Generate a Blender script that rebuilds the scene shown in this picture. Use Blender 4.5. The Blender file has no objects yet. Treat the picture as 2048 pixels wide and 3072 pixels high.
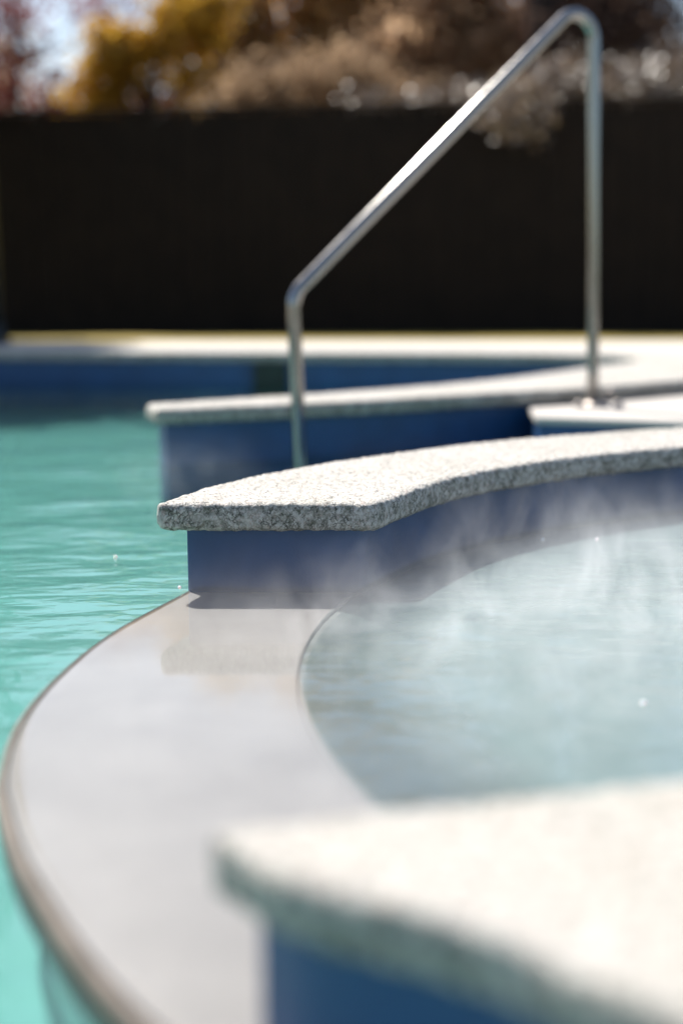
import bpy, bmesh, math, random
import numpy as np
from mathutils import Vector, noise, Matrix
from mathutils.geometry import tessellate_polygon

R = math.radians
random.seed(7)
rng = np.random.default_rng(7)
S = bpy.context.scene
COL = S.collection

# ------------------------------------------------------------------ camera, sky, sun, exposure
SUN_EL, SUN_AZ = 52.0, 34.0          # sun behind the scene, a little to the left of the view
EXPOSURE = 0.9
SKY = 0.085
SUN = 4.6

cd = bpy.data.cameras.new("camera")
cam = bpy.data.objects.new("camera", cd)
COL.objects.link(cam)
cam.location = (0.0, 0.0, 0.346)
cam.rotation_euler = (Matrix.Rotation(R(90 - 9.215), 3, 'X') @ Matrix.Rotation(R(-0.3), 3, 'Z')).to_euler()
cd.sensor_fit = 'VERTICAL'
cd.sensor_height = 36.0
cd.lens = 50.0
cd.clip_start = 0.05
cd.clip_end = 500.0
cd.dof.use_dof = True
cd.dof.focus_distance = 2.27
cd.dof.aperture_fstop = 1.42
S.camera = cam

w = bpy.data.worlds.new("World")
S.world = w
w.use_nodes = True
nt = w.node_tree
sky = nt.nodes.new('ShaderNodeTexSky')
sky.sky_type = 'NISHITA'
sky.sun_disc = False
sky.sun_elevation = R(SUN_EL)
sky.sun_rotation = R(-SUN_AZ)
sky.air_density = 1.0
sky.dust_density = 1.5
sky.ozone_density = 1.0
bg = nt.nodes['Background']
bg.inputs['Strength'].default_value = SKY
nt.links.new(sky.outputs['Color'], bg.inputs['Color'])

sl = bpy.data.lights.new("sun", 'SUN')
sl.energy = SUN
sl.angle = R(0.53)
sl.color = (1.0, 0.95, 0.87)
so = bpy.data.objects.new("sun", sl)
COL.objects.link(so)
sd = Vector((-math.sin(R(SUN_AZ)) * math.cos(R(SUN_EL)), math.cos(R(SUN_AZ)) * math.cos(R(SUN_EL)), math.sin(R(SUN_EL))))
so.rotation_euler = sd.to_track_quat('Z', 'Y').to_euler()

S.view_settings.view_transform = 'Standard'
S.view_settings.look = 'None'
S.view_settings.exposure = EXPOSURE
S.view_settings.gamma = 1.0
S.render.engine = 'CYCLES'
S.cycles.use_denoising = True
S.cycles.max_bounces = 10
S.cycles.transparent_max_bounces = 16
S.cycles.volume_bounces = 1
S.cycles.volume_step_rate = 1.0
S.cycles.caustics_reflective = True
S.cycles.caustics_refractive = False
S.cycles.sample_clamp_indirect = 6.0

# ------------------------------------------------------------------ helpers
def tag(o, label=None, cat=None, group=None, kind=None):
    if label: o['label'] = label
    if cat: o['category'] = cat
    if group: o['group'] = group
    if kind: o['kind'] = kind
    return o

def empty(name, loc=(0, 0, 0)):
    o = bpy.data.objects.new(name, None)
    o.empty_display_size = 0.1
    o.location = loc
    COL.objects.link(o)
    return o

def link(name, me, mat, parent=None, smooth=True):
    me.materials.clear()
    for m in (mat if isinstance(mat, (list, tuple)) else [mat]):
        me.materials.append(m)
    if smooth:
        me.polygons.foreach_set('use_smooth', np.ones(len(me.polygons), dtype=bool))
    me.update()
    o = bpy.data.objects.new(name, me)
    COL.objects.link(o)
    if parent:
        o.parent = parent
        if parent.type == 'EMPTY':
            o.matrix_parent_inverse = Matrix.Translation(-Vector(parent.location))
        elif parent.parent is not None and parent.parent.type == 'EMPTY':
            o.matrix_parent_inverse = Matrix.Identity(4)
    return o

def mesh_py(verts, faces):
    me = bpy.data.meshes.new("mesh")
    me.from_pydata([tuple(v) for v in verts], [], [tuple(f) for f in faces])
    me.validate()
    return me

def bm_mesh(bm, normals=True):
    if normals:
        bmesh.ops.recalc_face_normals(bm, faces=bm.faces)
    me = bpy.data.meshes.new("mesh")
    bm.to_mesh(me)
    bm.free()
    return me

def box(bm, x0, x1, y0, y1, z0, z1, bev=0.0, rot=None, origin=None):
    b = bmesh.new()
    bmesh.ops.create_cube(b, size=1.0)
    for v in b.verts:
        v.co = Vector((x0 + (v.co.x + .5) * (x1 - x0), y0 + (v.co.y + .5) * (y1 - y0), z0 + (v.co.z + .5) * (z1 - z0)))
    if bev > 0:
        bmesh.ops.bevel(b, geom=b.edges[:], offset=bev, segments=2, affect='EDGES', profile=.6)
    if rot is not None:
        bmesh.ops.transform(b, matrix=Matrix.Translation(origin) @ rot @ Matrix.Translation(-Vector(origin)), verts=b.verts)
    me = bpy.data.meshes.new("t")
    b.to_mesh(me)
    b.free()
    bm.from_mesh(me)
    bpy.data.meshes.remove(me)

def tube_data(pts, radii, n=8, cap=True):
    """verts, faces of a tube along pts"""
    pts = [Vector(p) for p in pts]
    V, F = [], []
    up = None
    for i, p in enumerate(pts):
        t = (pts[min(i + 1, len(pts) - 1)] - pts[max(i - 1, 0)]).normalized()
        if up is None:
            a = Vector((0, 1, 0)) if abs(t.y) < .9 else Vector((1, 0, 0))
            up = (a - t * a.dot(t)).normalized()
        else:
            up = (up - t * up.dot(t)).normalized()
        s = t.cross(up)
        r = radii[i] if hasattr(radii, '__len__') else radii
        for k in range(n):
            a = 2 * math.pi * k / n
            V.append(p + (up * math.cos(a) + s * math.sin(a)) * r)
    for i in range(len(pts) - 1):
        for k in range(n):
            a, b = i * n + k, i * n + (k + 1) % n
            F.append((a, b, b + n, a + n))
    if cap:
        F.append(tuple(range(n))[::-1])
        F.append(tuple(range((len(pts) - 1) * n, len(pts) * n)))
    return V, F

def catmull(pts, per=10):
    P = [np.array(p, float) for p in pts]
    P = [2 * P[0] - P[1]] + P + [2 * P[-1] - P[-2]]
    out = []
    for i in range(1, len(P) - 2):
        for k in range(per):
            t = k / per
            a, b, c, d = P[i - 1], P[i], P[i + 1], P[i + 2]
            out.append(.5 * ((2 * b) + (-a + c) * t + (2 * a - 5 * b + 4 * c - d) * t * t + (-a + 3 * b - 3 * c + d) * t ** 3))
    out.append(P[-2])
    return [tuple(q) for q in out]

def area(poly):
    return .5 * sum(poly[i][0] * poly[(i + 1) % len(poly)][1] - poly[(i + 1) % len(poly)][0] * poly[i][1] for i in range(len(poly)))

def round_corners(poly, r, thr=25, seg=6):
    out = []
    n = len(poly)
    for i in range(n):
        p0, p1, p2 = (Vector(poly[(i + k) % n]) for k in (-1, 0, 1))
        a, b = (p0 - p1), (p2 - p1)
        ang = math.degrees(math.pi - a.angle(b))
        if ang < thr:
            out.append(tuple(p1))
            continue
        la, lb = a.length, b.length
        ra = min(r, la * .8, lb * .8)
        A, B = p1 + a.normalized() * ra, p1 + b.normalized() * ra
        for k in range(seg + 1):
            t = k / seg
            out.append(tuple(A * (1 - t) ** 2 + p1 * 2 * t * (1 - t) + B * t * t))
    return out

def offset(poly, d):
    """inset (d>0 shrinks) a ccw polygon"""
    n = len(poly)
    out = []
    for i in range(n):
        p0, p1, p2 = (Vector(poly[(i + k) % n]) for k in (-1, 0, 1))
        e1, e2 = (p1 - p0).normalized(), (p2 - p1).normalized()
        n1, n2 = Vector((-e1.y, e1.x)), Vector((-e2.y, e2.x))
        m = (n1 + n2)
        m = m / max(m.length_squared, 1e-6) * 2 if m.length > .5 else n1
        q = p1 + m * d
        out.append((q.x, q.y))
    return out

def prism(poly, z0, z1, profile=None):
    """closed solid from a polygon; profile = list of (z, inset)"""
    if area(poly) < 0:
        poly = poly[::-1]
    prof = profile or [(z0, 0), (z1, 0)]
    V, F = [], []
    n = len(poly)
    for z, d in prof:
        q = offset(poly, d) if d else poly
        V += [(x, y, z) for x, y in q]
    for j in range(len(prof) - 1):
        for i in range(n):
            k = (i + 1) % n
            F.append((j * n + i, j * n + k, (j + 1) * n + k, (j + 1) * n + i))
    bm = bmesh.new()
    vs = [bm.verts.new(v) for v in V]
    for f in F:
        bm.faces.new([vs[i] for i in f])
    for o_ in (0, (len(prof) - 1) * n):
        for tri in tessellate_polygon([[Vector((vs[o_ + i].co.x, vs[o_ + i].co.y, 0)) for i in range(n)]]):
            bm.faces.new([vs[o_ + i] for i in tri])
    return bm_mesh(bm)

def fill(loops, z, matz=None):
    """flat sheet between closed loops"""
    bm = bmesh.new()
    E = []
    for lp in loops:
        vs = [bm.verts.new((x, y, z)) for x, y in lp]
        for i in range(len(vs)):
            E.append(bm.edges.new((vs[i], vs[(i + 1) % len(vs)])))
    bmesh.ops.triangle_fill(bm, use_beauty=True, use_dissolve=False, edges=E)
    for f in bm.faces:
        if f.normal.z < 0:
            f.normal_flip()
    return bm_mesh(bm, normals=False)

def remesh(me, voxel, smooth_it=0):
    o = bpy.data.objects.new("tmp", me)
    COL.objects.link(o)
    m = o.modifiers.new("r", 'REMESH')
    m.mode = 'VOXEL'
    m.voxel_size = voxel
    if smooth_it:
        s = o.modifiers.new("s", 'SMOOTH')
        s.iterations = smooth_it
        s.factor = .5
    dg = bpy.context.evaluated_depsgraph_get()
    dg.update()
    res = bpy.data.meshes.new_from_object(o.evaluated_get(dg))
    bpy.data.objects.remove(o)
    return res

def roughen(me, terms):
    """push vertices along their normals by several octaves of noise: (frequency, amplitude)"""
    n = len(me.vertices)
    co = np.empty(n * 3, np.float32); me.vertices.foreach_get('co', co); co = co.reshape(-1, 3)
    no = np.empty(n * 3, np.float32); me.vertices.foreach_get('normal', no); no = no.reshape(-1, 3)
    d = np.zeros(n, np.float32)
    for i in range(n):
        v = co[i]
        s = 0.0
        for fr, am in terms:
            q = noise.noise((v[0] * fr, v[1] * fr, v[2] * fr))
            s += am * q
        d[i] = s
    co += no * d[:, None]
    me.vertices.foreach_set('co', co.ravel())
    me.update()

# ------------------------------------------------------------------ materials
def mat(name):
    m = bpy.data.materials.new(name)
    m.use_nodes = True
    t = m.node_tree
    t.nodes.clear()
    out = t.nodes.new('ShaderNodeOutputMaterial')
    return m, t, out

def N(t, typ, **kw):
    n = t.nodes.new(typ)
    for k, v in kw.items():
        if k.startswith('_'):
            setattr(n, k[1:], v)
        else:
            n.inputs[k.replace('__', ' ')].default_value = v
    return n

def ramp(t, stops):
    r = t.nodes.new('ShaderNodeValToRGB')
    el = r.color_ramp.elements
    while len(el) < len(stops):
        el.new(.5)
    for e, (p, c) in zip(el, stops):
        e.position = p
        e.color = (*c, 1) if len(c) == 3 else c
    return r

def coords(t, scale=1.0, stretch=(1, 1, 1)):
    tc = t.nodes.new('ShaderNodeTexCoord')
    mp = t.nodes.new('ShaderNodeMapping')
    mp.inputs['Scale'].default_value = tuple(scale * s for s in stretch)
    t.links.new(tc.outputs['Object'], mp.inputs['Vector'])
    return mp.outputs['Vector']

def noise_n(t, vec, scale, detail=4, rough=.55, dist=0.0):
    n = N(t, 'ShaderNodeTexNoise', Scale=scale, Detail=detail, Roughness=rough, Distortion=dist)
    t.links.new(vec, n.inputs['Vector'])
    return n

def mix(t, a, b, fac, blend='MIX'):
    m = t.nodes.new('ShaderNodeMix')
    m.data_type = 'RGBA'
    m.blend_type = blend
    for sock, v in ((m.inputs[0], fac), (m.inputs[6], a), (m.inputs[7], b)):
        if hasattr(v, 'is_output'):
            t.links.new(v, sock)
        elif isinstance(v, (int, float)):
            sock.default_value = v
        else:
            sock.default_value = (*v, 1)
    return m.outputs[2]

def bump(t, height, strength=.3, dist=.01, normal=None):
    b = N(t, 'ShaderNodeBump', Strength=strength, Distance=dist)
    t.links.new(height, b.inputs['Height'])
    if normal is not None:
        t.links.new(normal, b.inputs['Normal'])
    return b.outputs['Normal']

def simple(name, color, rough=.6, metallic=0, var=.25, scale=6, bmp=.0, bscale=60, spec=.5, coat=0.0):
    m, t, out = mat(name)
    v = coords(t)
    n = noise_n(t, v, scale, 6, .6)
    dark = tuple(c * (1 - var) for c in color)
    lite = tuple(min(1, c * (1 + var)) for c in color)
    r = ramp(t, [(.25, dark), (.75, lite)])
    t.links.new(n.outputs['Fac'], r.inputs['Fac'])
    p = N(t, 'ShaderNodeBsdfPrincipled', Roughness=rough, Metallic=metallic)
    p.inputs['Specular IOR Level'].default_value = spec
    p.inputs['Coat Weight'].default_value = coat
    t.links.new(r.outputs['Color'], p.inputs['Base Color'])
    if bmp:
        n2 = noise_n(t, v, bscale, 5, .6)
        t.links.new(bump(t, n2.outputs['Fac'], bmp, .01), p.inputs['Normal'])
    t.links.new(p.outputs[0], out.inputs['Surface'])
    return m

def coping_material():
    m, t, out = mat("exposed_aggregate")
    v = coords(t)
    vo = N(t, 'ShaderNodeTexVoronoi', Scale=210.0)
    t.links.new(v, vo.inputs['Vector'])
    ve = N(t, 'ShaderNodeTexVoronoi', Scale=210.0)
    ve.feature = 'DISTANCE_TO_EDGE'
    t.links.new(v, ve.inputs['Vector'])
    # stone colours, cell by cell
    sep = t.nodes.new('ShaderNodeSeparateColor')
    t.links.new(vo.outputs['Color'], sep.inputs['Color'])
    cr = ramp(t, [(0.0, (.38, .355, .32)), (.35, (.52, .50, .465)), (.8, (.57, .55, .52)), (1.0, (.50, .42, .38))])
    t.links.new(sep.outputs['Red'], cr.inputs['Fac'])
    # crevices between the stones, only where a second noise allows
    n1 = noise_n(t, v, 95, 5, .65)
    n2 = noise_n(t, v, 260, 3, .6)
    pit = ramp(t, [(.47, (0, 0, 0)), (.62, (1, 1, 1))])
    t.links.new(n1.outputs['Fac'], pit.inputs['Fac'])
    ed = ramp(t, [(.0, (1, 1, 1)), (.16, (0, 0, 0))])
    t.links.new(ve.outputs['Distance'], ed.inputs['Fac'])
    mul = N(t, 'ShaderNodeMath', _operation='MULTIPLY')
    t.links.new(pit.outputs['Color'], mul.inputs[0])
    t.links.new(ed.outputs['Color'], mul.inputs[1])
    c = mix(t, cr.outputs['Color'], (.10, .095, .075), mul.outputs[0])
    pin = ramp(t, [(.68, (0, 0, 0)), (.75, (1, 1, 1))])
    t.links.new(n2.outputs['Fac'], pin.inputs['Fac'])
    c = mix(t, c, (.16, .14, .11), pin.outputs['Color'])
    big = noise_n(t, v, 4, 4, .6)
    br = ramp(t, [(.3, (.86, .86, .82)), (.65, (1, 1, 1))])
    t.links.new(big.outputs['Fac'], br.inputs['Fac'])
    c = mix(t, c, br.outputs['Color'], 1.0, 'MULTIPLY')
    # green-dark pits of the upright edges, with the shade of those faces painted in
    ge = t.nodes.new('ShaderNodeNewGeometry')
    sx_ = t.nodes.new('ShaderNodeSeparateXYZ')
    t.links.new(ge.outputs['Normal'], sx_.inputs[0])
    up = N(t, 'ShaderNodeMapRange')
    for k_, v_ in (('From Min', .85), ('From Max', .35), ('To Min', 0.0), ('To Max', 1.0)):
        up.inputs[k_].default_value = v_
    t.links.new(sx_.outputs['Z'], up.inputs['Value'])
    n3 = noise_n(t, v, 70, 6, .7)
    pit_shade = ramp(t, [(.42, (.0, .0, .0)), (.54, (.38, .38, .38)), (.66, (1, 1, 1))])
    t.links.new(n3.outputs['Fac'], pit_shade.inputs['Fac'])
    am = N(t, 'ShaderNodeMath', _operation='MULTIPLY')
    t.links.new(up.outputs[0], am.inputs[0]); t.links.new(pit_shade.outputs['Color'], am.inputs[1])
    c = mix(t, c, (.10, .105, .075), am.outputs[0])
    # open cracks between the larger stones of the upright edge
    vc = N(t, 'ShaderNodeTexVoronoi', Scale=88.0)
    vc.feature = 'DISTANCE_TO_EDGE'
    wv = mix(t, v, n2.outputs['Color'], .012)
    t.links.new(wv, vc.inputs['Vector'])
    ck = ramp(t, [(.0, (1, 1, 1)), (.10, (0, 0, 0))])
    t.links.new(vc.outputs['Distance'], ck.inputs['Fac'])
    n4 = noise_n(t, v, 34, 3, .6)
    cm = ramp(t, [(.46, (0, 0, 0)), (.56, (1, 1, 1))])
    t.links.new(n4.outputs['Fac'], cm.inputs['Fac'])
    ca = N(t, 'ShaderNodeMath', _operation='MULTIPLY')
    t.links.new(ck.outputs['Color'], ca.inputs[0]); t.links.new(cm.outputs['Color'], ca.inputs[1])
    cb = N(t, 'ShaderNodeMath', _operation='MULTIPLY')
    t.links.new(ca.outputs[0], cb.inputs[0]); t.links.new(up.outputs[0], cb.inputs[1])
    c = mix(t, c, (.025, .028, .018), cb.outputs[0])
    p = N(t, 'ShaderNodeBsdfPrincipled', Roughness=.8)
    t.links.new(c, p.inputs['Base Color'])
    h = N(t, 'ShaderNodeMath', _operation='SUBTRACT')
    t.links.new(n2.outputs['Fac'], h.inputs[0])
    t.links.new(mul.outputs[0], h.inputs[1])
    t.links.new(bump(t, h.outputs[0], .55, .005), p.inputs['Normal'])
    t.links.new(p.outputs[0], out.inputs['Surface'])
    return m

def water_material(name, tint, wave, ripples, rough=.015, ior=1.33, milky=None):
    """clear or tinted water: what lies below shows through, the sky mirrors by Fresnel"""
    m, t, out = mat(name)
    v = coords(t)
    h = None
    for sc, st, am in ripples:
        mp = t.nodes.new('ShaderNodeMapping')
        mp.inputs['Scale'].default_value = (st[0], st[1], 1)
        mp.inputs['Rotation'].default_value = (0, 0, R(st[2]))
        t.links.new(v, mp.inputs['Vector'])
        n = noise_n(t, mp.outputs['Vector'], sc, 2, .45, .4)
        a = N(t, 'ShaderNodeMath', _operation='MULTIPLY')
        t.links.new(n.outputs['Fac'], a.inputs[0])
        a.inputs[1].default_value = am
        if h is None:
            h = a.outputs[0]
        else:
            s = N(t, 'ShaderNodeMath', _operation='ADD')
            t.links.new(h, s.inputs[0]); t.links.new(a.outputs[0], s.inputs[1])
            h = s.outputs[0]
    nrm = bump(t, h, wave, .05)
    fr = N(t, 'ShaderNodeFresnel', IOR=ior)
    t.links.new(nrm, fr.inputs['Normal'])
    tr = N(t, 'ShaderNodeBsdfTransparent')
    tr.inputs['Color'].default_value = (*tint, 1)
    gl = N(t, 'ShaderNodeBsdfGlossy', Roughness=rough)
    gl.inputs['Color'].default_value = (1, 1, 1, 1)
    t.links.new(nrm, gl.inputs['Normal'])
    body = tr.outputs[0]
    if milky:                                        # aerated water scatters some of the light near its surface
        df = N(t, 'ShaderNodeBsdfDiffuse')
        df.inputs['Color'].default_value = (*milky[0], 1)
        mk = t.nodes.new('ShaderNodeMixShader')
        # clearer over the shallow rim, milkier where it is deeper
        sb_ = N(t, 'ShaderNodeVectorMath', _operation='SUBTRACT'); t.links.new(v, sb_.inputs[0]); sb_.inputs[1].default_value = milky[2]
        ln_ = N(t, 'ShaderNodeVectorMath', _operation='LENGTH'); t.links.new(sb_.outputs[0], ln_.inputs[0])
        dp_ = N(t, 'ShaderNodeMapRange')
        for k_, v_ in (('From Min', milky[3]), ('From Max', milky[3] - .20), ('To Min', .0), ('To Max', milky[1])):
            dp_.inputs[k_].default_value = v_
        t.links.new(ln_.outputs['Value'], dp_.inputs['Value'])
        t.links.new(dp_.outputs[0], mk.inputs[0])
        t.links.new(body, mk.inputs[1]); t.links.new(df.outputs[0], mk.inputs[2])
        body = mk.outputs[0]
    mx = t.nodes.new('ShaderNodeMixShader')
    t.links.new(fr.outputs[0], mx.inputs[0])
    t.links.new(body, mx.inputs[1])
    t.links.new(gl.outputs[0], mx.inputs[2])
    t.links.new(mx.outputs[0], out.inputs['Surface'])
    return m

def leaf_material(name, stops, rough=.5, spec=.4, trans=.5, coat=0.0):
    m, t, out = mat(name)
    at = t.nodes.new('ShaderNodeAttribute')
    at.attribute_name = 'tint'
    r = ramp(t, stops)
    t.links.new(at.outputs['Fac'], r.inputs['Fac'])
    p = N(t, 'ShaderNodeBsdfPrincipled', Roughness=rough)
    p.inputs['Specular IOR Level'].default_value = spec
    t.links.new(r.outputs['Color'], p.inputs['Base Color'])
    p.inputs['Coat Weight'].default_value = coat
    p.inputs['Coat Roughness'].default_value = .33
    p.inputs['Coat IOR'].default_value = 1.7
    tl = t.nodes.new('ShaderNodeBsdfTranslucent')
    t.links.new(r.outputs['Color'], tl.inputs['Color'])
    mx = t.nodes.new('ShaderNodeMixShader')
    mx.inputs[0].default_value = trans
    t.links.new(p.outputs[0], mx.inputs[1])
    t.links.new(tl.outputs[0], mx.inputs[2])
    t.links.new(mx.outputs[0], out.inputs['Surface'])
    return m

M = {}
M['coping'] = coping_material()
M['blue'] = simple("blue_waterline_paint", (.008, .058, .165), .5, var=.22, scale=9, bmp=.12, bscale=120)
M['plaster'] = simple("pool_plaster", (.76, .80, .77), .8, var=.08, scale=3)
M['spa_plaster'] = simple("spa_plaster", (.40, .46, .47), .8, var=.10, scale=5)
M['stone'] = simple("wet_spillway_stone", (.232, .221, .216), .5, var=.14, scale=7, bmp=.1, bscale=70)
M['lip'] = simple("stained_lip", (.13, .105, .085), .75, var=.35, scale=14, bmp=.2, bscale=60)
M['deck'] = simple("deck_concrete", (.47, .44, .405), .85, var=.10, scale=5, bmp=.2, bscale=90)
M['grass'] = simple("dry_grass", (.32, .24, .04), .9, var=.4, scale=14, bmp=.5, bscale=40)
M['soil'] = simple("leaf_litter", (.10, .075, .05), .95, var=.4, scale=6, bmp=.4, bscale=30)
M['fence'] = simple("dark_stained_wood", (.0125, .0078, .005), .75, var=.35, scale=5, bmp=.3, bscale=40, spec=.2)
M['green_metal'] = simple("dark_green_metal", (.006, .010, .009), .45, var=.2, scale=8)
M['skimmer'] = simple("skimmer_mouth", (.008, .02, .014), .6, var=.2)
M['bark'] = simple("bark", (.055, .042, .034), .9, var=.45, scale=10, bmp=.6, bscale=30)
M['bark_dark'] = simple("dark_bark", (.03, .024, .021), .9, var=.45, scale=10, bmp=.6, bscale=30)
M['bolt'] = simple("dull_steel", (.45, .41, .38), .6, 1.0, var=.15, scale=30)

def steel_material():
    m, t, out = mat("stainless_steel")
    v = coords(t)
    n = noise_n(t, v, 60, 5, .6)
    r = ramp(t, [(.3, (.09, .09, .09)), (.7, (.17, .17, .17))])
    t.links.new(n.outputs['Fac'], r.inputs['Fac'])
    p = N(t, 'ShaderNodeBsdfPrincipled', Metallic=1.0)
    p.inputs['Base Color'].default_value = (.29, .285, .275, 1)
    t.links.new(r.outputs['Color'], p.inputs['Roughness'])
    t.links.new(bump(t, n.outputs['Fac'], .04, .002), p.inputs['Normal'])
    t.links.new(p.outputs[0], out.inputs['Surface'])
    return m
M['steel'] = steel_material()
M['pool_water'] = water_material("pool_water", (.31, .52, .512), .24, [(3.0, (1, 1.6, 12), 1.0), (9.0, (.8, 1.8, -15), .35), (26.0, (.8, 1.5, 5), .10)], ior=1.40)
M['spa_water'] = water_material("spa_water", (.62, .72, .72), .20, [(4.0, (1, 1.5, -10), .6), (14.0, (.8, 1.6, 10), .22), (34.0, (.8, 1.3, 5), .06)], ior=1.42, milky=((.19, .27, .272), .78, (1.326, 1.771, -.142), 1.381))
M['film'] = water_material("water_film", (.97, .98, .98), .015, [(3.0, (1, 1.2, 0), .35), (10.0, (1, 1.4, 20), .10)], rough=.06, ior=1.42)

# ------------------------------------------------------------------ plan of the spa ring and the pool
CX, CY = 1.326, 1.771
RI = 1.381                                            # inner face of the spa wall
# outer edge of the weir lip / outer face of the raised walls, as measured points around the ring
OUT = [(.10, .640), (.0, .728), (-.075, .806), (-.134, .887), (-.188, .975), (-.236, 1.071), (-.284, 1.177), (-.324, 1.292), (-.350, 1.390), (-.371, 1.566), (-.364, 1.758), (-.332, 1.975), (-.251, 2.258)]
MID_O = [(-.251, 2.258), (-.232, 2.312), (-.186, 2.432), (-.050, 2.658), (.128, 2.858), (.320, 3.047), (.568, 3.208), (.822, 3.340), (1.15, 3.44), (1.55, 3.46), (2.0, 3.33)]
MID_I = [(.034, 2.251), (.170, 2.533), (.356, 2.753), (.560, 2.915), (.746, 3.022), (1.05, 3.125), (1.35, 3.152), (1.62, 3.12), (1.9, 3.03)]
FRO_O = [(-.0545, .859), (-.014, .808), (.075, .751), (.127, .698), (.175, .647), (.36, .50), (.60, .33), (.9, .20)]
FRO_I = [(.250, .942), (.32, .83), (.43, .71), (.62, .58), (.82, .485), (1.05, .418)]
mo, mi = catmull(MID_O, 6), catmull(MID_I, 6)
fo, fi = catmull(FRO_O, 6), catmull(FRO_I, 6)

POOL = catmull([(.93, 5.60), (1.12, 5.86), (1.27, 6.13), (1.37, 6.42), (1.31, 6.66), (1.08, 6.83), (.82, 6.92), (.40, 7.02), (0, 7.09), (-.9, 7.25), (-1.76, 7.41), (-3.2, 7.7), (-5, 7.9), (-7.2, 7.6)], 6)
pool_loop = POOL + [(-8, 6.5), (-8, -1.2), (-7.5, -1.6), (3.2, -1.6), (3.4, -1.2), (3.4, 4.0), (3.2, 6.0)]

# ------------------------------------------------------------------ ground
def grid_sheet(x0, x1, y0, y1, nx, ny, zf):
    V = [(x0 + (x1 - x0) * i / nx, y0 + (y1 - y0) * j / ny, 0) for j in range(ny + 1) for i in range(nx + 1)]
    V = [(x, y, zf(x, y)) for x, y, _ in V]
    F = [(j * (nx + 1) + i, j * (nx + 1) + i + 1, (j + 1) * (nx + 1) + i + 1, (j + 1) * (nx + 1) + i) for j in range(ny) for i in range(nx)]
    return mesh_py(V, F)

def far_edge(x):
    return 8.52 - .10 * x

outer = [(-14, -6), (12, -6), (12, far_edge(12)), (-14, far_edge(-14))]
deck = link('pool_deck', fill([outer, pool_loop], -.006), M['deck'], smooth=False)
tag(deck, 'pale sunlit concrete deck running round the pool', 'deck', kind='structure')
gr = link('grass_verge', grid_sheet(-30, 30, 0, 3.4, 120, 14, lambda x, y: -.008 - .022 * y + .012 * noise.noise((x * 3, y * 3, 0))), M['grass'])
for v in gr.data.vertices:
    v.co.y += far_edge(v.co.x)
tag(gr, 'strip of dry yellow grass between deck and fence', 'grass', kind='structure')
gd = link('ground', grid_sheet(-160, 160, 8.4, 320, 60, 60, lambda x, y: -.20 + .03 * noise.noise((x * .3, y * .3, 0))), M['soil'])
tag(gd, 'leaf covered ground beyond the fence', 'ground', kind='structure')

# ------------------------------------------------------------------ pool shell and water
WP, WS = -.165, -.142
ring_hole = [(CX + 1.37 * math.cos(a), CY - .05 + 1.42 * math.sin(a)) for a in np.linspace(0, 2 * math.pi, 72, endpoint=False)]
V, F = [], []
n = len(pool_loop)
for z in (-.20, -.31):
    V += [(x, y, z) for x, y in pool_loop]
for i in range(n):
    k = (i + 1) % n
    F.append((i, k, n + k, n + i))
bm = bmesh.new()
vs = [bm.verts.new(v) for v in V]
for f in F: bm.faces.new([vs[i] for i in f])
for tri in tessellate_polygon([[Vector((x, y, 0)) for x, y in pool_loop]]):
    bm.faces.new([vs[n + i] for i in tri])
ps = link('pool_basin', bm_mesh(bm), M['plaster'], smooth=False)
tag(ps, 'pale plaster basin under the turquoise pool water', 'pool', kind='structure')
pw = link('pool_water', fill([pool_loop, ring_hole], WP), M['pool_water'])
tag(pw, 'calm turquoise pool water', 'water', kind='structure')

# pool edge: coping and waterline band along the far side
pe = empty('pool_edge', (0, 7.1, 0))
tag(pe, 'pale far pool coping with blue waterline band, in front of the dark fence', 'pool edge')
outer_edge = []
for i, p in enumerate(POOL):
    a, b = np.array(POOL[max(i - 1, 0)]), np.array(POOL[min(i + 1, len(POOL) - 1)])
    t_ = (b - a) / np.linalg.norm(b - a)
    outer_edge.append((p[0] + t_[1] * .30, p[1] - t_[0] * .30))
inner_edge = []
for i, p in enumerate(POOL):
    a, b = np.array(POOL[max(i - 1, 0)]), np.array(POOL[min(i + 1, len(POOL) - 1)])
    t_ = (b - a) / np.linalg.norm(b - a)
    inner_edge.append((p[0] - t_[1] * .03, p[1] + t_[0] * .03))
strip = inner_edge[3:] + outer_edge[3:][::-1]
me = prism(strip, -.05, 0, [(-.046, .004), (-.04, 0), (-.012, 0), (-.003, .005), (0, .014)])
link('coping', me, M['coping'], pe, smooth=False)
band = POOL + [(x * 1.0 + (ox - x) * .2, y + (oy - y) * .2) for (x, y), (ox, oy) in zip(POOL, outer_edge)][::-1]
link('waterline_band', prism(band, -.30, -.047), M['blue'], pe, smooth=False)

# skimmer mouth in the far wall
sk = empty('skimmer', (-.352, 7.13, -.20))
tag(sk, 'dark square skimmer mouth in the blue far wall behind the left handrail post', 'skimmer')
bm = bmesh.new()
sx, sy = -.352, 7.135
box(bm, sx - .085, sx + .085, sy - .012, sy + .004, -.205, -.19, .002)
box(bm, sx - .085, sx + .085, sy - .012, sy + .004, -.068, -.053, .002)
box(bm, sx - .085, sx - .070, sy - .0125, sy + .0045, -.19, -.068, .002)
box(bm, sx + .070, sx + .085, sy - .0125, sy + .0045, -.19, -.068, .002)
link('frame', bm_mesh(bm), M['green_metal'], sk, smooth=False)
bm = bmesh.new()
box(bm, sx - .0695, sx + .0695, sy - .006, sy + .01, -.1895, -.0685)
link('flap', bm_mesh(bm), M['skimmer'], sk, smooth=False)

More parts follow.
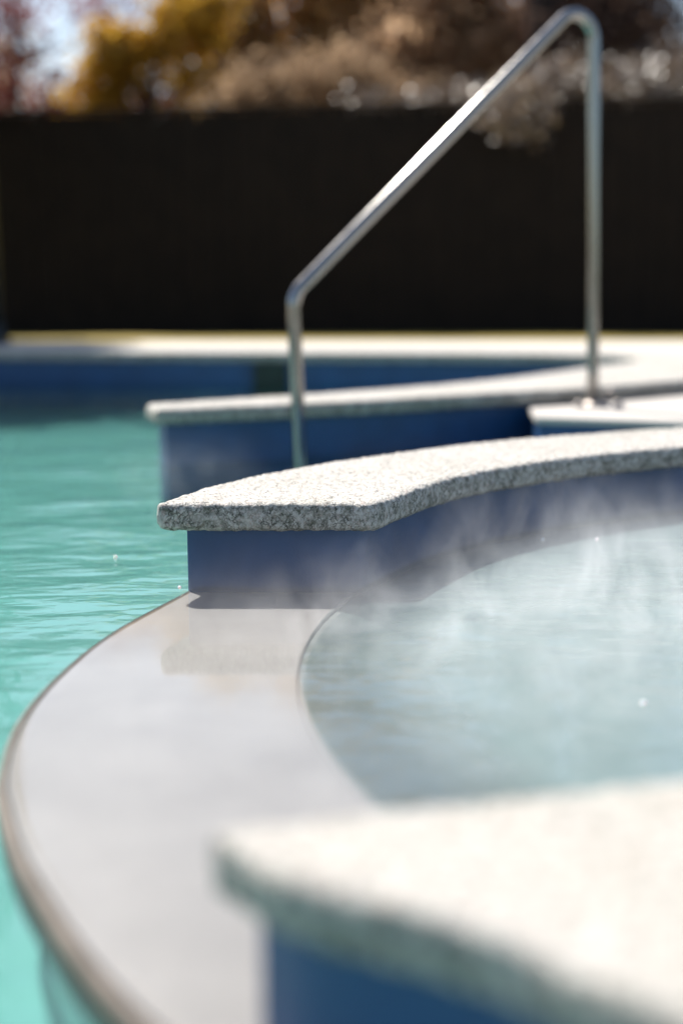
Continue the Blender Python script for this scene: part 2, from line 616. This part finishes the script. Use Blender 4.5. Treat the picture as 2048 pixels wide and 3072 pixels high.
# ------------------------------------------------------------------ the spa: basin, spillway, raised walls
sb = empty('spa_basin', (CX, CY, -.26))
tag(sb, 'round spa basin of pale blue plaster under steaming water', 'spa')
V, F = [], []
na = 96
prof = [(RI + .03, -.162), (RI - .002, -.153), (RI - .03, -.158), (RI - .10, -.185), (RI - .2, -.232), (RI - .28, -.252), (.02, -.258)]
for r_, z_ in prof:
    for k in range(na):
        a = 2 * math.pi * k / na
        V.append((CX + r_ * math.cos(a), CY + r_ * math.sin(a), z_))
for j in range(len(prof) - 1):
    for k in range(na):
        k2 = (k + 1) % na
        F.append((j * na + k, j * na + k2, (j + 1) * na + k2, (j + 1) * na + k))
link('basin_lining', mesh_py(V, F), M['stone'], sb)

# outer weir edge and inner weir edge between the two ends
wo = catmull(OUT, 8)
th0 = math.atan2(.955 - CY, .200 - CX)
th1 = math.atan2(2.245 - CY, .034 - CX)
if th0 < 0: th0 += 2 * math.pi
ths = np.linspace(th0, th1, 60)
wi = [(CX + RI * math.cos(a), CY + RI * math.sin(a)) for a in ths]
stone_poly = wo + wi[::-1]
sp = empty('spillway', (-.15, 1.6, -.3))
tag(sp, 'wet pale grey stone spillway with curved lip between spa and pool', 'spillway')
me = prism(stone_poly, -.2, -.150, [(-.186, .006), (-.180, .002), (-.172, 0), (-.156, 0), (-.1515, .0012), (-.150, .004)])
link('stone_slab', me, [M['stone']], sp, smooth=False)
# darker worn rim of the lip
rim_o = [(x + (x - CX) / math.hypot(x - CX, y - CY) * .003, y + (y - CY) / math.hypot(x - CX, y - CY) * .003) for x, y in wo]
rim_i = [(x - (x - CX) / math.hypot(x - CX, y - CY) * .012, y - (y - CY) / math.hypot(x - CX, y - CY) * .012) for x, y in wo]
link('worn_lip', prism(rim_o + rim_i[::-1], -.19, -.149, [(-.190, .001), (-.158, 0), (-.151, .002), (-.1488, .0055)]), M['lip'], sp)
base_o = [(x + (CX - x) * .02, y + (CY - y) * .02) for x, y in wo]
link('riser', prism(base_o + [(x - (CX - x) * .004, y - (CY - y) * .004) for x, y in wi][::-1], -.309, -.187), M['plaster'], sp, smooth=False)

# water of the spa, running as a film over the spillway and down its lip
full = [(CX + (RI - .001) * math.cos(a), CY + (RI - .001) * math.sin(a)) for a in np.linspace(0, 2 * math.pi, 160, endpoint=False)]
sw = link('spa_water', fill([full], WS), M['spa_water'])
tag(sw, 'pale steaming spa water', 'water', kind='structure')
V, F = [], []
wo2 = catmull(OUT, 8)
def at(poly, t):
    x = t * (len(poly) - 1); i = min(int(x), len(poly) - 2); f_ = x - i
    return tuple(poly[i][k] * (1 - f_) + poly[i + 1][k] * f_ for k in (0, 1))
nn = 90
for i in range(nn + 1):
    t_ = i / nn
    o_ = at(wo2, t_); a_ = at(wi, t_)
    u = Vector((o_[0] - a_[0], o_[1] - a_[1])).normalized()
    row = [(a_[0], a_[1], WS), (o_[0] - u.x * .024, o_[1] - u.y * .024, WS), (o_[0] - u.x * .02, o_[1] - u.y * .02, WS), (o_[0] - u.x * .013, o_[1] - u.y * .013, WS - .001), (o_[0] - u.x * .009, o_[1] - u.y * .009, WS - .004), (o_[0] - u.x * .007, o_[1] - u.y * .007, WS - .0075)]
    V += row
for i in range(nn):
    for j in range(5):
        a = i * 6 + j
        F.append((a, a + 1, a + 7, a + 6))
me = mesh_py(V, F)
bm = bmesh.new(); bm.from_mesh(me); bmesh.ops.recalc_face_normals(bm, faces=bm.faces)
if sum(f.normal.z for f in bm.faces) < 0:
    bmesh.ops.reverse_faces(bm, faces=bm.faces)
bm.to_mesh(me); bm.free()
fm = link('water_film', me, M['film'])
tag(fm, 'thin clear sheet of water flowing over the spillway', 'water', kind='structure')

def raised_wall(name, o_pts, i_pts, label, voxel, overhang=.034, ztop=0.0, th=.046, zb=-.309, wall_round=.012):
    """a blue wall with a pitted white coping overhanging it"""
    root = empty(name, (*o_pts[0], zb))
    tag(root, label, 'pool wall')
    poly = list(o_pts) + list(i_pts)[::-1]
    if area(poly) < 0: poly = poly[::-1]
    wallp = round_corners(poly, wall_round)
    link('blue_face', prism(wallp, zb, ztop - th + .002), M['blue'], root, smooth=False)
    cp = round_corners(offset(poly, -overhang), .020, seg=8)
    me = prism(cp, 0, 0, [(ztop - th, .010), (ztop - th + .006, .002), (ztop - th + .012, 0), (ztop - .012, 0), (ztop - .005, .002), (ztop - .0015, .006), (ztop, .012)])
    me = remesh(me, voxel, 1)
    roughen(me, [(14, .0010), (60, .0014), (120, .0018)])
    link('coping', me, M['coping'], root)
    return root

raised_wall('spa_wall', mo, mi, 'sharp mid-picture spa wall with pitted white coping above navy blue face, its square end on the spillway', .0036)
raised_wall('spa_wall', fo, fi, 'blurred spa wall closest to the viewer, broad white coping and blue face at bottom right', .005, overhang=.022, wall_round=.004)

# rear dividing wall beside the steps
REAR_F = [(-.490, 3.974), (.014, 4.208), (.40, 4.452), (.77, 4.674), (1.17, 5.010), (1.8, 5.60), (2.6, 6.35)]
REAR_B = [(-.525, 4.085), (0.0, 4.475), (.36, 4.80), (.66, 5.17), (.93, 5.58), (1.20, 6.0), (1.9, 6.75)]
rf, rb = catmull(REAR_F, 5), catmull(REAR_B, 5)
raised_wall('dividing_wall', rf, rb, 'rear blue wall with white coping between the handrail steps and the far pool', .008)

# ------------------------------------------------------------------ entry landing and steps
ld = empty('entry_steps', (.9, 4.3, -.5))
tag(ld, 'pale entry landing and sunken steps beside the handrail', 'steps')
land = [(.575, 4.185), (.68, 4.150), (.82, 4.090), (.98, 4.02), (1.5, 3.80), (2.4, 3.55), (3.38, 3.3), (3.38, 7.0), (2.5, 6.24), (1.82, 5.585), (1.185, 4.985), (.78, 4.645), (.60, 4.535)]
link('landing', prism(land, -.09, -.052, [(-.073, .004), (-.070, 0), (-.056, 0), (-.052, .004)]), M['deck'], ld, smooth=False)
def shrink(poly, d):
    p = poly if area(poly) > 0 else poly[::-1]
    return offset(p, d)
link('landing_riser', prism(shrink(land, .012), -.309, -.0735), M['blue'], ld, smooth=False)
for k, z in enumerate((-.20, -.235, -.27)):
    bm = bmesh.new()
    a = Vector((.565 - .29 * k, 4.16 - .15 * k, 0))
    rt = Matrix.Rotation(R(27), 4, 'Z')
    box(bm, a.x - .29, a.x - .004, a.y - .45, a.y + .24, -.309, z, .006, rt, (a.x, a.y, 0))
    link('step', bm_mesh(bm), M['plaster'], ld, smooth=False)

# ------------------------------------------------------------------ handrail
hr = empty('handrail', (.801, 4.52, -.052))
tag(hr, 'bent stainless steel tube handrail rising from the pool steps to the landing', 'handrail')
def fillet(A, B, C, r, n=10):
    A, B, C = Vector(A), Vector(B), Vector(C)
    a, c = (A - B).normalized(), (C - B).normalized()
    ang = a.angle(c)
    d = r / math.tan(ang / 2)
    bis = (a + c).normalized()
    O = B + bis * (r / math.sin(ang / 2))
    p, q = B + a * d, B + c * d
    u, v = p - O, q - O
    tot = u.angle(v)
    ax = u.cross(v).normalized()
    return [O + Matrix.Rotation(tot * k / n, 3, ax) @ u for k in range(n + 1)]
LB, LC, RC, RB = Vector((-.107, 3.97, -.45)), Vector((-.130, 3.97, .311)), Vector((.773, 4.52, 1.222)), Vector((.801, 4.52, -.052))
path = [LB + (LC - LB) * t_ for t_ in (0, .2, .5, .8)] + fillet(LB, LC, RC, .075) + [LC + (RC - LC) * t_ for t_ in (.25, .5, .75)] + fillet(LC, RC, RB, .072, 14) + [RC + (RB - RC) * t_ for t_ in (.3, .6, .9, 1.0)]
V, F = tube_data(path, .0192, 28)
link('rail', mesh_py(V, F), M['steel'], hr)
# foot plate with its wedge bolts
def lathe(prof, c, n=24, rot=None):
    V, F = [], []
    for r_, z_ in prof:
        for k in range(n):
            a = 2 * math.pi * k / n
            p = Vector((r_ * math.cos(a), r_ * math.sin(a), z_))
            if rot: p = rot @ p
            V.append(p + Vector(c))
    for j in range(len(prof) - 1):
        for k in range(n):
            k2 = (k + 1) % n
            F.append((j * n + k, j * n + k2, (j + 1) * n + k2, (j + 1) * n + k))
    F.append(tuple(range((len(prof) - 1) * n, len(prof) * n)))
    F.append(tuple(range(n))[::-1])
    return mesh_py(V, F)
link('foot_plate', lathe([(.052, -.0515), (.052, -.046), (.046, -.041), (.024, -.040), (.022, -.034)], (.801, 4.52, 0)), M['bolt'], hr)
link('clamp_bolt', lathe([(.009, -.012), (.009, .012), (.012, .0125), (.012, .022), (.009, .024)], (.838, 4.505, -.012), 14, Matrix.Rotation(R(70), 3, 'Y')), M['bolt'], hr)
link('anchor_bolt', lathe([(.016, -.0515), (.016, -.044), (.012, -.030), (.010, -.028)], (.872, 4.47, 0), 12), M['bolt'], hr)
link('anchor_bolt', lathe([(.016, -.0515), (.016, -.044), (.012, -.034), (.010, -.032)], (.752, 4.49, 0), 12), M['bolt'], hr)

# ------------------------------------------------------------------ bubbles on the water
bubm, bt, bo = mat("bubble")
g_ = N(bt, 'ShaderNodeBsdfPrincipled', Roughness=.22)
g_.inputs['Base Color'].default_value = (.9, .9, .9, 1)
g_.inputs['Subsurface Weight'].default_value = .5
g_.inputs['Coat Weight'].default_value = 1.0
bt.links.new(g_.outputs[0], bo.inputs['Surface'])
for x, y, z, r_, lb in [(-.425, 2.628, WP, .0035, 'tiny bright bubble floating on the turquoise pool left of the spa wall'),
                        (.35, 1.598, WS, .0036, 'lone bright bubble on the grey spa water near the right edge'),
                        (.485, 2.661, WS, .0036, 'right one of two small bubbles on the green water by the spa wall'),
                        (.382, 2.664, WS, .003, 'left one of two small bubbles on the green water by the spa wall'),
                        (-.262, 2.250, WS, .003, 'white bead standing in for a glint at the foot of the sharp wall corner by the spillway lip')]:  # glint at the wall corner, set as a small white bead
    bm = bmesh.new()
    bmesh.ops.create_uvsphere(bm, u_segments=20, v_segments=14, radius=r_)
    bmesh.ops.translate(bm, vec=(x, y, z + r_ * .3), verts=bm.verts)
    tag(link('bubble', bm_mesh(bm), bubm), lb, 'bubble', 'bubbles on the water')

# ------------------------------------------------------------------ fence and pole
fa, fb = Vector((-10.5, 12.24, 0)), Vector((10.5, 9.74, 0))
fa.y, fb.y = 11.3 + .118 * 7.95, 10.7 - .118 * 8.0
fdir = (fb - fa).normalized()
fn = Vector((-fdir.y, fdir.x, 0))
fe = empty('fence', (0, 11.0, -.1))
tag(fe, 'tall dark brown board fence shutting off the whole background', 'fence')
L = (fb - fa).length
rotf = Matrix.Rotation(math.atan2(fdir.y, fdir.x), 4, 'Z')
def fbox(bm, s0, s1, d0, d1, z0, z1, bev=.004):
    b = bmesh.new()
    box(b, s0, s1, d0, d1, z0, z1, bev)
    bmesh.ops.transform(b, matrix=Matrix.Translation(fa) @ rotf, verts=b.verts)
    me = bpy.data.meshes.new('t'); b.to_mesh(me); b.free()
    bm.from_mesh(me); bpy.data.meshes.remove(me)
bm = bmesh.new()
s = 0.0
while s < L:
    wd = .138 + random.uniform(-.004, .004)
    o_ = random.uniform(-.003, .003)
    fbox(bm, s, s + wd, .0 + o_, .02 + o_, -.12, 1.622 + random.uniform(-.006, .004), .003)
    s += wd + .006
link('boards', bm_mesh(bm), M['fence'], fe, smooth=False)
bm = bmesh.new()
fbox(bm, 0, L, .024, .03, -.1, 1.57, 0)
link('backing', bm_mesh(bm), M['fence'], fe, smooth=False)
for z in (.15, .78, 1.38):
    bm = bmesh.new(); fbox(bm, 0, L, .034, .075, z, z + .09); link('rail', bm_mesh(bm), M['fence'], fe, smooth=False)
bm = bmesh.new(); fbox(bm, 0, L, -.03, .05, 1.630, 1.655); link('cap', bm_mesh(bm), M['fence'], fe, smooth=False)
s = .9
while s < L:
    bm = bmesh.new(); fbox(bm, s, s + .1, .078, .178, -.14, 1.60); link('post', bm_mesh(bm), M['fence'], fe, smooth=False)
    s += 2.4

pl = empty('pole', (-1.99, 8.35, -.02))
tag(pl, 'slim dark green pole standing at the far left edge of the picture', 'pole')
link('shaft', lathe([(.06, 0.0), (.06, 3.4), (.052, 3.42), (.045, 3.6)], (-2.03, 8.35, -.006), 20), M['green_metal'], pl)
link('base', lathe([(.11, 0.0), (.11, .02), (.075, .05), (.068, .12)], (-2.03, 8.35, -.004), 20), M['green_metal'], pl)

# ------------------------------------------------------------------ trees
def leaves_mesh(centres, size, flat=.0):
    n = len(centres)
    u = rng.normal(size=(n, 3)); u /= np.linalg.norm(u, axis=1)[:, None]
    v = rng.normal(size=(n, 3)); v -= u * (u * v).sum(1)[:, None]; v /= np.linalg.norm(v, axis=1)[:, None]
    s = size * rng.uniform(.6, 1.3, n)[:, None]
    c = np.asarray(centres)
    w_ = np.cross(u, v)
    fold = s * .18
    a = c - u * s
    b = c + v * s * .55 + w_ * fold
    d = c + u * s
    e = c - v * s * .55 + w_ * fold
    V = np.stack([a, b, d, e], 1).reshape(-1, 3)
    me = bpy.data.meshes.new('leaves')
    me.vertices.add(4 * n)
    me.vertices.foreach_set('co', V.ravel().astype(np.float32))
    me.loops.add(6 * n)
    idx = (np.arange(n)[:, None] * 4 + np.array([0, 1, 2, 0, 2, 3])).ravel().astype(np.int32)
    me.loops.foreach_set('vertex_index', idx)
    me.polygons.add(2 * n)
    me.polygons.foreach_set('loop_start', np.arange(0, 6 * n, 3, dtype=np.int32))
    me.update(calc_edges=True)
    at_ = me.attributes.new('tint', 'FLOAT', 'FACE')
    at_.data.foreach_set('value', np.repeat(np.clip(rng.normal(.5, .22, n), 0, 1), 2).astype(np.float32))
    return me

def tree(name, base, height, blobs, leafmat, barkmat, nleaf, leafsize, label, cat='tree', trunk_r=.09, group=None, limbs=16, lean=0.0, clump=60, spread=.16):
    """blobs: (x, y, z, rx, ry, rz, weight) crown masses in world space"""
    root = empty(name, base)
    tag(root, label, cat, group)
    V, F = [], []
    def add(pts, rad, n_=7):
        v, f = tube_data(pts, rad, n_)
        o_ = len(V); V.extend(v); F.extend([tuple(i + o_ for i in q) for q in f])
    bx, by, bz = base
    top = Vector((bx + lean, by, bz + height))
    tr = []
    for k in range(9):
        t_ = k / 8
        tr.append(Vector((bx + lean * t_ + .06 * height * .3 * noise.noise((t_ * 2.3, bx, 1)), by + .05 * height * .3 * noise.noise((t_ * 2.1, bx, 9)), bz + height * t_)))
    add(tr, [trunk_r * (1 - .85 * k / 8) * (1.35 if k == 0 else 1) for k in range(9)], 10)
    W = np.array([b[6] for b in blobs], float); W /= W.sum()
    tips = []
    ncl = max(12, nleaf // clump)
    for i in range(ncl):
        b = blobs[rng.choice(len(blobs), p=W)]
        d = rng.normal(size=3); d /= np.linalg.norm(d)
        rr = rng.uniform(.15, 1.0) ** .5
        tips.append((np.array(b[:3]) + d * rr * np.array(b[3:6]), b))
    order = rng.permutation(ncl)
    for j in order[:limbs]:
        tip = Vector(tips[j][0])
        # leave the trunk below the tip
        zt = min(max((tip.z - bz) / height - rng.uniform(.12, .35), .12), .92)
        st = tr[0].lerp(tr[-1], zt); i0 = zt * 8; k0 = min(int(i0), 7); st = tr[k0].lerp(tr[k0 + 1], i0 - k0)
        m1 = st.lerp(tip, .4) + Vector((0, 0, -.04 * height * .3)) + Vector(rng.normal(size=3)) * .05 * height * .15
        m2 = st.lerp(tip, .72) + Vector(rng.normal(size=3)) * .05 * height * .15
        r0 = trunk_r * .42 * (1 - .6 * zt)
        add([st, m1, m2, tip], [r0, r0 * .7, r0 * .42, r0 * .15], 6)
        for q in range(3):
            e_ = tip + Vector(rng.normal(size=3)) * .22
            add([m2, m2.lerp(e_, .6) + Vector(rng.normal(size=3)) * .03, e_], [r0 * .3, r0 * .2, r0 * .06], 4)
    link('trunk', mesh_py(V, F), barkmat, root)
    if nleaf:
        C_ = []
        for tpos, b in tips:
            k = max(4, int(rng.normal(clump, clump * .3)))
            C_.append(tpos + rng.normal(size=(k, 3)) * spread * np.array([1, 1, .75]))
        link('crown', leaves_mesh(np.concatenate(C_), leafsize), leafmat, root, smooth=False)
    return root

LM = dict(
    red=leaf_material('red_leaves', [(0, (.10, .012, .012)), (.5, (.22, .035, .03)), (1, (.30, .13, .09))], trans=.45),
    yellow=leaf_material('yellow_leaves', [(0, (.36, .19, .02)), (.5, (.55, .32, .035)), (1, (.58, .40, .08))], trans=.5),
    brown=leaf_material('brown_leaves', [(0, (.32, .20, .12)), (.5, (.50, .33, .20)), (1, (.60, .43, .28))], trans=.68),
    golden=leaf_material('golden_brown_leaves', [(0, (.36, .215, .09)), (.5, (.55, .35, .15)), (1, (.64, .44, .21))], trans=.68),
    tan=leaf_material('tan_leaves', [(0, (.24, .155, .09)), (.5, (.36, .245, .15)), (1, (.45, .33, .22))], trans=.55, spec=.15, rough=.7),
    dark=leaf_material('dark_leaves', [(0, (.07, .042, .034)), (.6, (.15, .092, .07)), (1, (.27, .175, .13))], spec=.08, rough=.7, trans=.35),
    leafy=leaf_material('evergreen_leaves', [(0, (.012, .022, .012)), (.6, (.025, .045, .022)), (1, (.05, .07, .03))], spec=.05, rough=.8, trans=.25),
    glossy=leaf_material('glossy_dry_leaves', [(0, (.08, .055, .035)), (.7, (.20, .14, .09)), (1, (.50, .36, .26))], rough=.36, spec=1.0, trans=.3, coat=.9),
)

tree('red_tree', (-3.35, 15.2, -.15), 3.6,
     [(-3.5, 15.2, 3.05, .45, .5, .5, 1.2), (-3.2, 15.0, 2.35, .5, .5, .35, 1.2), (-2.6, 15.3, 2.2, .6, .5, .3, 1.0), (-3.9, 15.2, 2.5, .5, .5, .7, .8), (-2.4, 15.3, 3.2, .4, .4, .25, .5)],
     LM['red'], M['bark_dark'], 2600, .05, 'sparse red leaved tree with white sky showing through at upper left', limbs=22, clump=40, spread=.15)
tree('yellow_tree', (-1.86, 14.0, -.15), 2.9,
     [(-1.95, 14, 2.50, .42, .4, .24, 1.6), (-1.42, 13.9, 2.72, .34, .35, .26, 1.3), (-2.36, 14, 2.02, .20, .25, .16, .5), (-2.18, 14.1, 2.25, .22, .25, .24, .6), (-1.40, 14, 2.08, .26, .3, .22, .7), (-1.2, 13.9, 3.05, .25, .3, .3, .6)],
     LM['yellow'], M['bark_dark'], 5200, .05, 'bright orange yellow tree above the left part of the fence', limbs=14, clump=60, spread=.10)
tree('tan_shrub', (-.45, 13.0, -.15), 2.2,
     [(-.65, 13, 1.95, .5, .4, .28, 1), (-.1, 13, 2.05, .5, .4, .28, 1), (.35, 13.1, 1.85, .4, .3, .25, .7)],
     LM['tan'], M['bark'], 6500, .036, 'pale tan shrub just above the fence right of the yellow tree', 'shrub', trunk_r=.05, limbs=14, clump=80, spread=.13)
tree('brown_tree', (-.3, 16.6, -.15), 5.0,
     [(-.6, 16.6, 2.7, .9, .45, .8, 1.3), (.3, 16.6, 2.9, .9, .45, .9, 1.3), (-.2, 16.6, 3.8, 1.0, .4, .6, .9), (.9, 16.4, 3.5, .6, .4, .6, .6), (-1.25, 16.6, 3.2, .5, .4, .55, .8)],
     LM['golden'], M['bark'], 17000, .062, 'broad golden brown tree filling the top centre', trunk_r=.14, limbs=24, clump=90, spread=.2)
tree('brown_tree', (1.3, 15.6, -.15), 4.2,
     [(.9, 15.6, 2.5, .7, .7, .6, 1.2), (1.5, 15.6, 2.7, .6, .7, .6, 1.0), (1.1, 15.6, 3.4, .55, .6, .5, .7)],
     LM['brown'], M['bark'], 13000, .058, 'dull brown tree behind the sloping handrail', trunk_r=.11, limbs=20, clump=80, spread=.17)
tree('dark_tree', (2.55, 14.6, -.15), 4.6,
     [(2.35, 14.6, 2.55, .55, .6, .5, 1.2), (2.9, 14.6, 2.7, .7, .6, .6, 1.2), (3.0, 14.6, 3.7, .8, .6, .5, .9), (2.15, 14.6, 3.2, .35, .4, .3, .5)],
     LM['dark'], M['bark_dark'], 8500, .045, 'dark bare looking tree behind the tall handrail post', trunk_r=.12, limbs=34, clump=60, spread=.18)
tree('glossy_shrub', (1.45, 11.75, -.15), 2.0,
     [(1.30, 11.6, 1.72, .35, .3, .16, 1.2), (1.26, 10.45, 1.56, .17, .10, .16, .8), (1.75, 11.7, 1.86, .4, .3, .2, 1.2)],
     LM['glossy'], M['bark'], 3600, .027, 'dry shrub with glinting leaves spilling over the fence by the rail top', 'shrub', trunk_r=.03, limbs=20, clump=30, spread=.10)
tree('glossy_shrub', (2.6, 11.6, -.15), 2.0,
     [(2.25, 11.5, 1.80, .3, .25, .16, 1), (2.65, 11.5, 1.86, .4, .25, .25, 1.2), (3.2, 11.5, 1.8, .4, .3, .25, 1)],
     LM['glossy'], M['bark'], 3600, .027, 'dry shrub with glinting leaves along the fence top at the right edge', 'shrub', trunk_r=.03, limbs=18, clump=30, spread=.11)
tree('glossy_shrub', (.55, 11.9, -.15), 1.9,
     [(.3, 11.7, 1.70, .35, .2, .08, 1), (.85, 11.7, 1.76, .3, .2, .10, 1)],
     LM['glossy'], M['bark'], 900, .032, 'thin sprig of glinting leaves over the fence left of the sloping rail', 'shrub', trunk_r=.02, limbs=8, clump=12, spread=.08)
tree('bare_tree', (2.0, 14.4, -.15), 7.4,
     [(2.0, 14.4, 6.0, .9, .8, 1.1, 1), (1.7, 14.4, 4.9, .6, .6, .5, .5)], LM['brown'], M['bark_dark'], 900, .05,
     'tall thin trunked tree right of the rail slope, mirrored in the spa', trunk_r=.25, limbs=34, clump=14, spread=.3)
tree('bare_tree', (2.75, 15.0, -.15), 7.8,
     [(2.8, 15, 6.2, .9, .8, 1.2, 1), (3.1, 15, 4.9, .5, .5, .5, .4)], LM['brown'], M['bark_dark'], 800, .05,
     'tall thin trunked tree at the right picture edge, mirrored in the spa', trunk_r=.15, limbs=30, clump=14, spread=.3)
tree('unseen_shade_tree', (-4.2, 10.4, -.1), 5.2,  # out of view, added to cast the shade on the far-left coping
     [(-3.6, 10.7, 3.4, .5, .45, .7, 1.7), (-4.2, 10.7, 4.8, .6, .5, .8, 1.6), (-4.4, 10.1, 3.2, .8, .6, 1.3, 1.2), (-3.25, 10.1, 2.0, .38, .4, .8, 1.2), (-3.3, 9.6, 1.5, .4, .4, .6, .6)],
     LM['leafy'], M['bark_dark'], 24000, .10, 'unseen dark leafy tree beyond the left picture edge, added to shade the far coping', limbs=20, clump=80, spread=.16)
for k, (x, y, h_, mt, nl, lb) in enumerate([
        (-5.6, 22, 4.3, 'brown', 5000, 'hazy brown tree far behind the red tree'),
        (-2.6, 23, 3.9, 'dark', 4200, 'low dark tree far behind the yellow tree'),
        (.6, 22, 5.6, 'brown', 9000, 'brown tree far behind the broad golden one'),
        (3.4, 22, 6.0, 'brown', 8000, 'brown tree far behind the dark tree at right'),
        (6.2, 20, 6.0, 'dark', 7000, 'dark tree far back beyond the right edge')]):
    tree('far_tree', (x, y, -.15), h_ * .9, [(x - .8, y, h_ * .45, 1.0, .8, h_ * .22, 1), (x + .8, y, h_ * .5, 1.0, .8, h_ * .22, 1), (x, y, h_ * .75, 1.1, .9, h_ * .22, .9)],
         LM[mt], M['bark_dark'], nl, .065, lb, trunk_r=.12, limbs=24, clump=70, spread=.25)

# ------------------------------------------------------------------ steam over the hot spa
def steam_material():
    m, t, out = mat("steam")
    tc = t.nodes.new('ShaderNodeTexCoord')
    v = tc.outputs['Object']
    mp = N(t, 'ShaderNodeMapping')
    mp.inputs['Scale'].default_value = (1, 1, .62)
    t.links.new(v, mp.inputs['Vector'])
    n1 = noise_n(t, mp.outputs['Vector'], 6.5, 6, .62, 1.8)
    thr = N(t, 'ShaderNodeMapRange')
    for k, val in (('From Min', .44), ('From Max', .70), ('To Min', 0.0), ('To Max', 1.0)):
        thr.inputs[k].default_value = val
    t.links.new(n1.outputs['Fac'], thr.inputs['Value'])
    puffs = [((.27, 2.50, -.06), (.20, .10, .06), 1.5),
             ((.40, 2.08, -.115), (.26, .26, .042), 7.0),
             ((-.08, 2.17, -.140), (.20, .05, .014), .8),
             ((.03, 2.17, -.09), (.04, .04, .05), 2.4),
             ((.06, 1.98, -.128), (.16, .16, .032), 5.0),
             ((-.30, 2.75, -.03), (.10, .12, .05), 1.2),
             ((.75, 2.2, -.09), (.45, .45, .06), 3.0),
             ((.45, 1.55, -.12), (.50, .50, .045), 2.8)]
    tot = None
    for c, sz, am in puffs:
        s = N(t, 'ShaderNodeVectorMath', _operation='SUBTRACT'); t.links.new(v, s.inputs[0]); s.inputs[1].default_value = c
        d = N(t, 'ShaderNodeVectorMath', _operation='DIVIDE'); t.links.new(s.outputs[0], d.inputs[0]); d.inputs[1].default_value = sz
        q = N(t, 'ShaderNodeVectorMath', _operation='DOT_PRODUCT'); t.links.new(d.outputs[0], q.inputs[0]); t.links.new(d.outputs[0], q.inputs[1])
        g = N(t, 'ShaderNodeMath', _operation='POWER'); g.inputs[0].default_value = .42; t.links.new(q.outputs['Value'], g.inputs[1])
        a = N(t, 'ShaderNodeMath', _operation='MULTIPLY'); t.links.new(g.outputs[0], a.inputs[0]); a.inputs[1].default_value = am
        if tot is None: tot = a.outputs[0]
        else:
            ad = N(t, 'ShaderNodeMath', _operation='ADD'); t.links.new(tot, ad.inputs[0]); t.links.new(a.outputs[0], ad.inputs[1]); tot = ad.outputs[0]
    mu = N(t, 'ShaderNodeMath', _operation='MULTIPLY'); t.links.new(tot, mu.inputs[0]); t.links.new(thr.outputs[0], mu.inputs[1])
    pv = N(t, 'ShaderNodeVolumePrincipled')
    pv.inputs['Color'].default_value = (.97, .97, .98, 1)
    pv.inputs['Anisotropy'].default_value = .35
    t.links.new(mu.outputs[0], pv.inputs['Density'])
    t.links.new(pv.outputs[0], out.inputs['Volume'])
    return m
bm = bmesh.new()
box(bm, -.55, 1.9, .95, 3.35, -.1385, .20)
st = link('steam', bm_mesh(bm), steam_material(), smooth=False)
tag(st, 'wisps of white steam drifting over the spa', 'steam', kind='stuff')
